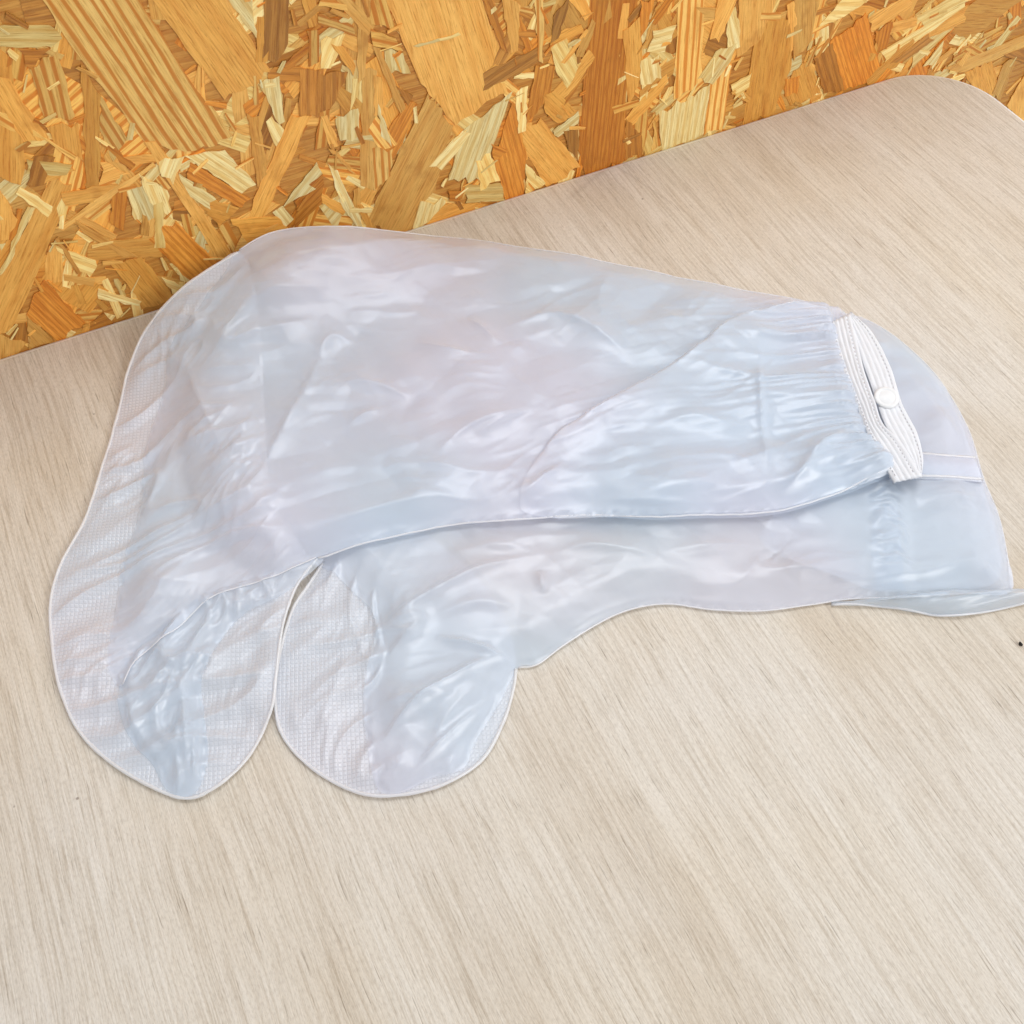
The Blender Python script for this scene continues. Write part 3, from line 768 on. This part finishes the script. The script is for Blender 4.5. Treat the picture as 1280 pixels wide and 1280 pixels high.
# ---- upper cover
under = np.where(dA > 0, zA1 - LIFT * 0.9, 0.0)
env = under.copy()                                     # smooth sheet resting on the crests of what lies below
for k_ in (1, 2, 4):
    for ax in (0, 1):
        env = np.maximum(env, np.maximum(np.roll(env, k_, ax), np.roll(env, -k_, ax)))
zfl = np.maximum(blur(env, 0.0035), 0) + LIFT * 1.0
zfl = np.maximum(zfl, np.where(dA > 0, zA1 + 0.0002, 0))
zB0 = zfl + 0.0009 + 0.0008 * (gnoise(XX / 0.025, YY / 0.025, 4) + 0.7) + solewr * sstep(dBs, -0.004, 0.012)
wrB = blur(0.0034 * facets(121, leg, 0.095, 0.045, 0.2), 0.001) + 0.0028 * facets(131, leg + 0.5, 0.050, 0.022, 0.2) + 0.0019 * facets(141, leg - 0.8, 0.026, 0.012, 0.2, 0.05, 0.0) + 0.0011 * facets(145, leg + 0.15, 0.018, 0.007, 0.2, 0.045, 0.05) + 0.0007 * wrinkle(151, leg + 0.3, 0.05, 0.012, 1.7, patch=0.045, thr=0.15)
for a in [([(290,345),(265,390),(235,440),(228,470)], .003, .003, 1), ([(309,400),(352,385),(415,379)], .003, .004, 2), ([(418,438),(399,485),(352,572),(315,650)], .0045, .005, 1.6),
          ([(230,450),(245,490),(280,575)], .003, .004, 1), ([(584,417),(612,442),(627,455)], .003, .003, 1), ([(625,433),(697,417),(769,455),(775,474)], .0045, .005, 1.5),
          ([(519,450),(575,464),(619,467)], .0025, .003, 1), ([(547,589),(587,555),(666,530)], .004, .004, 1.4), ([(594,564),(630,546),(662,535)], .002, .002, 1), ([(437,552),(455,538),(478,530)], .002, .003, 1),
          ([(650,638),(680,615),(706,596)], .003, .003, 1), ([(400,470),(419,442),(447,449)], .003, .004, 1), ([(187,770),(234,714),(259,698)], .003, .004, 1.5), ([(306,670),(340,645),(365,626)], .0035, .004, 1.5),
          ([(360,700),(430,670),(520,645),(620,640)], .003, .006, 1), ([(480,600),(540,600),(600,610),(680,600)], .0025, .005, 1), ([(440,350),(480,365),(560,355),(640,345)], .0025, .006, 1),
          ([(760,360),(745,400),(760,430)], .002, .006, 1), ([(300,440),(350,430),(400,420)], .003, .005, 1), ([(240,620),(300,580),(330,520)], .003, .006, 1), ([(420,500),(470,500),(520,520)], .003, .004, 1),
          ([(800,560),(860,545),(930,560)], .003, .008, 1), ([(820,600),(880,590),(960,600)], .0025, .007, 1), ([(850,430),(880,400),(900,380)], .002, .006, 1),
          ([(940,454),(942,524),(952,622)], .002, .0025, 1), ([(966,641),(1008,604),(1083,580)], .005, .004, 1.4), ([(980,632),(1018,580),(1083,548)], .005, .004, 1.2), ([(914,421),(970,411),(1027,397)], .004, .003, 1),
          ([(850,472),(900,490),(980,500),(1055,495)], .004, .006, 1), ([(930,440),(990,445),(1045,430)], .004, .004, 1), ([(960,530),(1010,528),(1068,518)], .004, .005, 1), ([(740,640),(840,650),(940,645)], .0025, .003, 1)]:
    wrB = wrB + crease(*a)
# folded-over cuff: the film steps up along a diagonal fold that dies out towards the foot
fold = px_line([(640,632),(690,566),(722,545),(760,520),(830,481),(868,455),(900,428),(935,414),(985,406),(1042,398)], 6)
dF, tF, sF = seg_dist(XX, YY, fold)
sideF = np.where(sF < 0, dF, -dF)                      # positive on the cuff side
fd = fold[-1] - fold[0]; uF = ((XX - fold[0][0]) * fd[0] + (YY - fold[0][1]) * fd[1]) / (fd @ fd)
cuffside = sstep(sideF, -0.0006, 0.0016) * sstep(uF, 0.0, 0.32)
# gathers pulled in by the elastic
band_l = px_line([(1036,404),(1043,432),(1055,468),(1070,505),(1086,545),(1100,572),(1118,603)], 6)
dG, tG, sG = seg_dist(XX, YY, band_l)
fan = tG * 10.0 + 0.30 * gnoise(XX / 0.035, YY / 0.035, 91)
g1 = 1 - np.clip(np.abs(gnoise(fan * 1.7, dG / 0.12 + 3, 92)) * 2.4, 0, 1); g2 = 1 - np.clip(np.abs(gnoise(fan * 4.0, dG / 0.06, 93)) * 2.4, 0, 1)
g3 = 1 - np.clip(np.abs(gnoise(fan * 7.5, dG / 0.04, 94)) * 2.4, 0, 1)
gath = 0.0042 * g1 ** 1.5 * np.exp(-dG / 0.04) + 0.0030 * g2 ** 1.4 * np.exp(-dG / 0.016) + 0.0016 * g3 ** 1.3 * np.exp(-dG / 0.007)
wrB = (wrB + gath) * (0.30 + 0.70 * sstep(dG, 0.0005, 0.007))
swell = 0.0022 * cuffside * (1 + 0.6 * np.exp(-dF / 0.03))
zB1 = zB0 + 0.0004 + sstep(dBu, 0, 0.018) * (0.0018 + 0.55 * wrB) + sstep(dBu, 0, 0.003) * 0.25 * wrB + swell
toe_wr = 0.002 * wrinkle(201, math.radians(60), 0.03, 0.010, 1.8, thr=-0.3)
for a in [([(228,846),(200,850),(176,858)], .002, .003, 1), ([(228,846),(245,815),(268,765)], .0025, .003, 1), ([(228,846),(205,820),(190,826)], .002, .002, 1), ([(228,846),(235,900),(238,980)], .003, .0025, .5),
          ([(160,870),(172,915),(192,950)], .002, .0025, 1), ([(195,955),(215,940),(232,925)], .002, .002, 1), ([(280,765),(330,742),(395,715)], .0015, .003, 1)]:
    toe_wr = toe_wr + crease(*a)
zBt = zB0 + 0.0006 + sstep(dBt, 0, 0.006) * (0.0012 + toe_wr)
zB1 = np.maximum(zB1, np.where(dBs > 0, zB0 + 0.0007, 0))
zB1 = np.maximum(zB1, np.where((dBt > 0) & (dBu > -0.004), zBt + 0.0006, 0))

# ------------------------------------------------------------------ lower boot cover
def base_at(px, py): p = on_film(px, py); return (p[0], p[1], 0.0)
lower = empty('rain_boot_cover', base_at(800, 700))
film('under_film', oA, zA0, M_FILM_UNDER, lower)
film('sole', oAs, zAs, M_SOLE, lower)
LINING = [(955,662),(1010,600),(1060,500),(1110,440),(1150,458),(1180,495),(1205,545),(1238,650),(1246,728),(1180,738),(1100,742),(1050,728),(960,692)]
oL = outline(LINING); film('leg_lining', oL, zA0 + 0.45 * (zA1 - zA0), M_FILM_BLUE, lower)
body_l = film('upper_film', oAu, zA1, M_FILM, lower)
WA = [(404,706),(385,735),(366,765),(352,812),(345,850),(344,872),(351,914),(378,951),(425,983),(476,997),(545,986),(600,954),(629,905),(642,862),(645,838)]
adopt(tube('welt', draped(WA, zA0, 0.0006), 0.0008, M_WELT, None, lumpy=0.35), lower)
adopt(tube('sealed_edge', draped(A_OUT[:13], zA0, 0.0005), 0.00042, M_SEAM, None, 6), lower)
adopt(tube('sealed_edge', draped(A_OUT[12:25], zA0, 0.0005), 0.0004, M_SEAM, None, 6), lower)

def ribbon(name, left, right_, zl, zr, mat, parent, ribs=5, rib_h=0.00035, nt=70, ns=41, bulge=0.0012, thick=0.0009, cross=0.0):
    """strip of elastic between two traced edges with woven ribs running along it"""
    L_ = catmull(left, 12); R_ = catmull(right_, 12)
    def resample(p):
        s = np.concatenate([[0], np.cumsum(np.linalg.norm(np.diff(p, axis=0), axis=1))]); t = np.linspace(0, s[-1], nt)
        return np.column_stack([np.interp(t, s, p[:, 0]), np.interp(t, s, p[:, 1])])
    L_, R_ = resample(L_), resample(R_); vt = []
    for i in range(nt):
        u = i / (nt - 1); a = np.append(on_film(*L_[i], extra=zl(u)), zl(u)); b = np.append(on_film(*R_[i], extra=zr(u)), zr(u))
        for j in range(ns):
            w = j / (ns - 1)
            p = a * (1 - w) + b * w
            p[2] += bulge * math.sin(math.pi * w) + rib_h * abs(math.sin(math.pi * ribs * w)) + 0.00008 * math.sin(u * 50 + 3 * math.sin(w * 9)) + cross * abs(math.sin(u * math.pi * 16 + 0.6 * math.sin(w * 4)))
            vt.append(p)
    N = nt * ns
    fs = [(i * ns + j, i * ns + j + 1, (i + 1) * ns + j + 1, (i + 1) * ns + j) for i in range(nt - 1) for j in range(ns - 1)]
    vt2 = [p - np.array([0, 0, thick]) for p in vt]
    fs2 = [tuple(N + k for k in f_[::-1]) for f_ in fs]
    rim = [i * ns for i in range(nt)] + [(nt - 1) * ns + j for j in range(1, ns)] + [i * ns + ns - 1 for i in range(nt - 2, -1, -1)] + [j for j in range(ns - 2, 0, -1)]
    fs3 = [(rim[k], N + rim[k], N + rim[(k + 1) % len(rim)], rim[(k + 1) % len(rim)]) for k in range(len(rim))]
    o = mesh_obj(name, vt + vt2, fs + fs2 + fs3, mat)
    import bmesh
    bm = bmesh.new(); bm.from_mesh(o.data); bmesh.ops.recalc_face_normals(bm, faces=bm.faces); bm.to_mesh(o.data); bm.free()
    return adopt(o, parent), np.array(vt).reshape(nt, ns, 3)
def zat(zf, pts, ex=0.0):
    p = px_line(pts, 4, ex); s = np.linspace(0, 1, len(p)); zz = sample(zf, p)
    k = np.ones(7) / 7; zz = np.convolve(np.pad(zz, 3, mode='edge'), k, 'valid')
    return lambda u: float(np.interp(u, s, zz))
# its own elastic, lying flat inside the leg and seen through the film
e1, e2 = [(1086,612),(1088,650),(1090,690),(1096,738)], [(1122,606),(1124,650),(1127,690),(1130,736)]
zin = lambda u: 0.0013
ribbon('inner_elastic', e1, e2, zin, zin, M_FILM_BLUE, lower, ribs=1, rib_h=0.0, bulge=0.0006, thick=0.0006, cross=0.0004, nt=160)
h1, h2 = [(1110,600),(1150,599),(1190,600),(1229,603)], [(1120,566),(1150,565),(1188,568),(1217,570)]
zz1, zz2 = zat(zA1, h1), zat(zA1, h2)
hem, hv = ribbon('hem_band', h1, h2, lambda u: zz1(u) + .0014, lambda u: zz2(u) + .0014, M_FILM, lower, ribs=1, rib_h=0.0, bulge=0.0015, thick=0.0004, nt=40, ns=12)
for k in (1, 10):
    adopt(tube('hem_piping', hv[:, k] + np.array([0, 0, .0003]), 0.0007, M_WELT, None, 8), lower)
# loose rolled lip of the opening at the right edge
up = catmull([(1040,752),(1100,750),(1160,741),(1215,737),(1290,739)], 10); lo = catmull([(1040,755),(1100,757),(1150,765),(1200,769),(1290,752)], 10)
rv = []; NR = 13
for i in range(len(up)):
    for j in range(NR):
        w = j / (NR - 1); q = up[i] * (1 - w) + lo[i] * w; p = on_film(*q, extra=0.002)
        rv.append((p[0], p[1], 0.0012 + 0.0075 * math.sin(math.pi * w) ** 0.7 * min(1, i / 14) + 0.0008 * math.sin(i * 0.5 + w * 12)))
rf = [(i * NR + j, i * NR + j + 1, (i + 1) * NR + j + 1, (i + 1) * NR + j) for i in range(len(up) - 1) for j in range(NR - 1)]
nv = len(rv); rf = rf + [tuple(nv + a for a in q[::-1]) for q in rf]
rv_all = rv + [(x, y, 0.0008) for x, y, z in rv]
lip = mesh_obj('rolled_lip', rv_all, rf, M_FILM_BLUE); adopt(lip, lower)
adopt(tube('lip_edge', [np.array(rv[i * NR + NR - 1]) + np.array([0, 0, .0004]) for i in range(len(up))], 0.0006, M_SEAM, None, 6), lower)
tag(lower, 'translucent plastic rain boot cover lying underneath, its toe on the right of the pair', 'boot cover', 'pair of rain boot covers')

# ------------------------------------------------------------------ upper boot cover
upper = empty('rain_boot_cover', base_at(450, 560))
film('sole', oBs, zB0 + 0.0004, M_SOLE, upper)
film('under_film', oB, zB0, M_FILM_UNDER, upper)
film('toe_film', oBt, zBt, M_FILM_BLUE, upper)
film('upper_film', oBu, zB1, M_FILM, upper)
FLAP = [(668,659),(650,640),(662,606),(692,568),(722,547),(760,522),(830,483),(868,457),(900,430),(935,416),(985,408),(1040,401),(1060,470),(1085,545),(1113,600),(1030,634),(960,653),(880,658),(810,661)]
film('folded_cuff', outline(FLAP), zB1 + 0.0007, M_FILM, upper)
WB = [(398,708),(372,740),(355,790),(347,850),(340,895),(310,950),(268,988),(232,1000),(190,985),(140,955),(100,915),(76,860),(66,800),(65,755),(78,708),(108,652),(130,585),(150,515),(163,462),(182,418),(222,370),(262,340),(298,319)]
adopt(tube('welt', draped(WB, zB0, 0.0005), 0.00075, M_WELT, None, lumpy=0.35), upper)
adopt(tube('sealed_edge', draped(B_OUT[25:35], zB1, 0.0003), 0.00048, M_SEAM, None, 6), upper)
adopt(tube('sealed_edge', draped(B_OUT[15:23], zB1, 0.0002), 0.0004, M_SEAM, None, 6), upper)
adopt(tube('sealed_edge', draped([(398,707),(335,733),(265,757),(221,796),(178,827),(156,860)], zB1, 0.0001), 0.00035, M_SEAM, None, 6), upper)
fz = np.column_stack([fold, sample(zB1, fold) + 0.0012])[10:]
adopt(tube('fold_edge', fz, 0.00022, M_FILM, None, 6, lambda t: 0.3 + 0.7 * min(1, t * 4)), upper)

# elastic cuff, pressed flat with a slit between its two layers
fl = [(1037,404),(1043,432),(1055,468),(1070,505),(1086,545),(1100,572),(1118,603)]
fr_ = [(1063,392),(1071,425),(1081,465),(1094,502),(1104,530),(1126,552),(1153,596)]
bl_ = [(1059,394),(1068,425),(1082.3,464.5),(1095.6,501.5),(1105.6,529.5),(1121,556),(1147,595)]
br_ = [(1064,390),(1090,415),(1113,458),(1128,505),(1146,540),(1154,572),(1152,596)]
zfl_, zbl = zat(zB1, fl, 0.007), zat(zB1, br_, 0.007)
zbase = max(zfl_(u) for u in np.linspace(0, 1, 12)) + 0.0012; print('cuff z', zbase)
op = lambda u: math.sin(math.pi * min(1, max(0, u))) ** 0.8
front, fv = ribbon('cuff_elastic', fl, fr_, lambda u: zbase, lambda u: zbase + 0.0008 + 0.0012 * op(u), M_ELASTIC, upper, ribs=5, rib_h=0.0005, bulge=0.0004, thick=0.0010)
back, bv_ = ribbon('cuff_elastic', bl_, br_, lambda u: zbase - 0.0006 + 0.0004 * op(u), lambda u: zbase - 0.0018 + 0.0003 * op(u), M_ELASTIC, upper, ribs=5, rib_h=0.0005, bulge=0.0005, thick=0.0010)
for src, js, par in ((fv, 5, front), (fv, 31, front), (bv_, 33, back)):
    verts, faces = [], []
    nt = src.shape[0]
    for k in range(int(nt * 0.62)):
        t = (k + 0.25) / (nt * 0.62) * (nt - 2); i = int(t); a = src[i, js] * (1 - (t - i)) + src[i + 1, js] * (t - i)
        d = src[i + 1, js] - src[i, js]; d /= np.linalg.norm(d); s = np.cross(d, [0, 0, 1.0]); b0 = len(verts)
        for q in (-1, 1):
            c = a + d * q * 0.00055
            verts += [c - s * .00028 + [0, 0, .0001], c + s * .00028 + [0, 0, .0001], c + [0, 0, .00055]]
        faces += [(b0, b0 + 3, b0 + 5, b0 + 2), (b0 + 1, b0 + 2, b0 + 5, b0 + 4), (b0, b0 + 2, b0 + 1), (b0 + 3, b0 + 4, b0 + 5)]
    st = mesh_obj('stitching', verts, faces, M_THREAD, None, False); st['kind'] = 'stuff'
    st.parent = par
# snap fastener: domed cap on a collar
sc_ = on_film(1108, 497, extra=zbase + 0.0015); prof = [(0.0, 0.0019), (0.0040, 0.0019), (0.0044, 0.0017), (0.0048, 0.0017), (0.0052, 0.0020), (0.0064, 0.0018), (0.0069, 0.0013), (0.0070, 0.0008), (0.0066, 0.0002), (0.0050, -0.0004), (0.0048, -0.0018)]
sv, sf = [], []; NS = 40
for r_, z_ in prof:
    for k in range(NS): sv.append((r_ * math.cos(2 * math.pi * k / NS), r_ * math.sin(2 * math.pi * k / NS), z_))
for i in range(len(prof) - 1):
    for k in range(NS): sf.append((i * NS + k, (i + 1) * NS + k, (i + 1) * NS + (k + 1) % NS, i * NS + (k + 1) % NS))
snap = mesh_obj('snap_button', sv, sf, M_SNAP); snap.location = (sc_[0], sc_[1], zbase + 0.0006); snap.rotation_euler = (0.10, -0.14, 0.3)
snap.parent = upper; snap.matrix_parent_inverse = Matrix.Translation(-Vector(upper.location))
tag(upper, 'translucent plastic rain boot cover on top with white elastic cuff and snap button', 'boot cover', 'pair of rain boot covers')

# ------------------------------------------------------------------ grit on the table
gp = on_plane(1275, 806)
gv = []
for k in range(14):
    d = np.random.default_rng(k).normal(size=3); d /= np.linalg.norm(d); gv.append(d * (0.0010 + 0.0005 * ((k * 7) % 5) / 5))
import bmesh
bm = bmesh.new(); [bm.verts.new(g) for g in gv]; bmesh.ops.convex_hull(bm, input=bm.verts)
me = bpy.data.meshes.new('grit'); bm.to_mesh(me); bm.free(); me.materials.append(M_DARK)
g_ = link(bpy.data.objects.new('grit', me)); g_.location = (gp[0], gp[1], 0.0009)
tag(g_, 'tiny black speck of grit on the bare tabletop below the rolled film lip', 'grit')
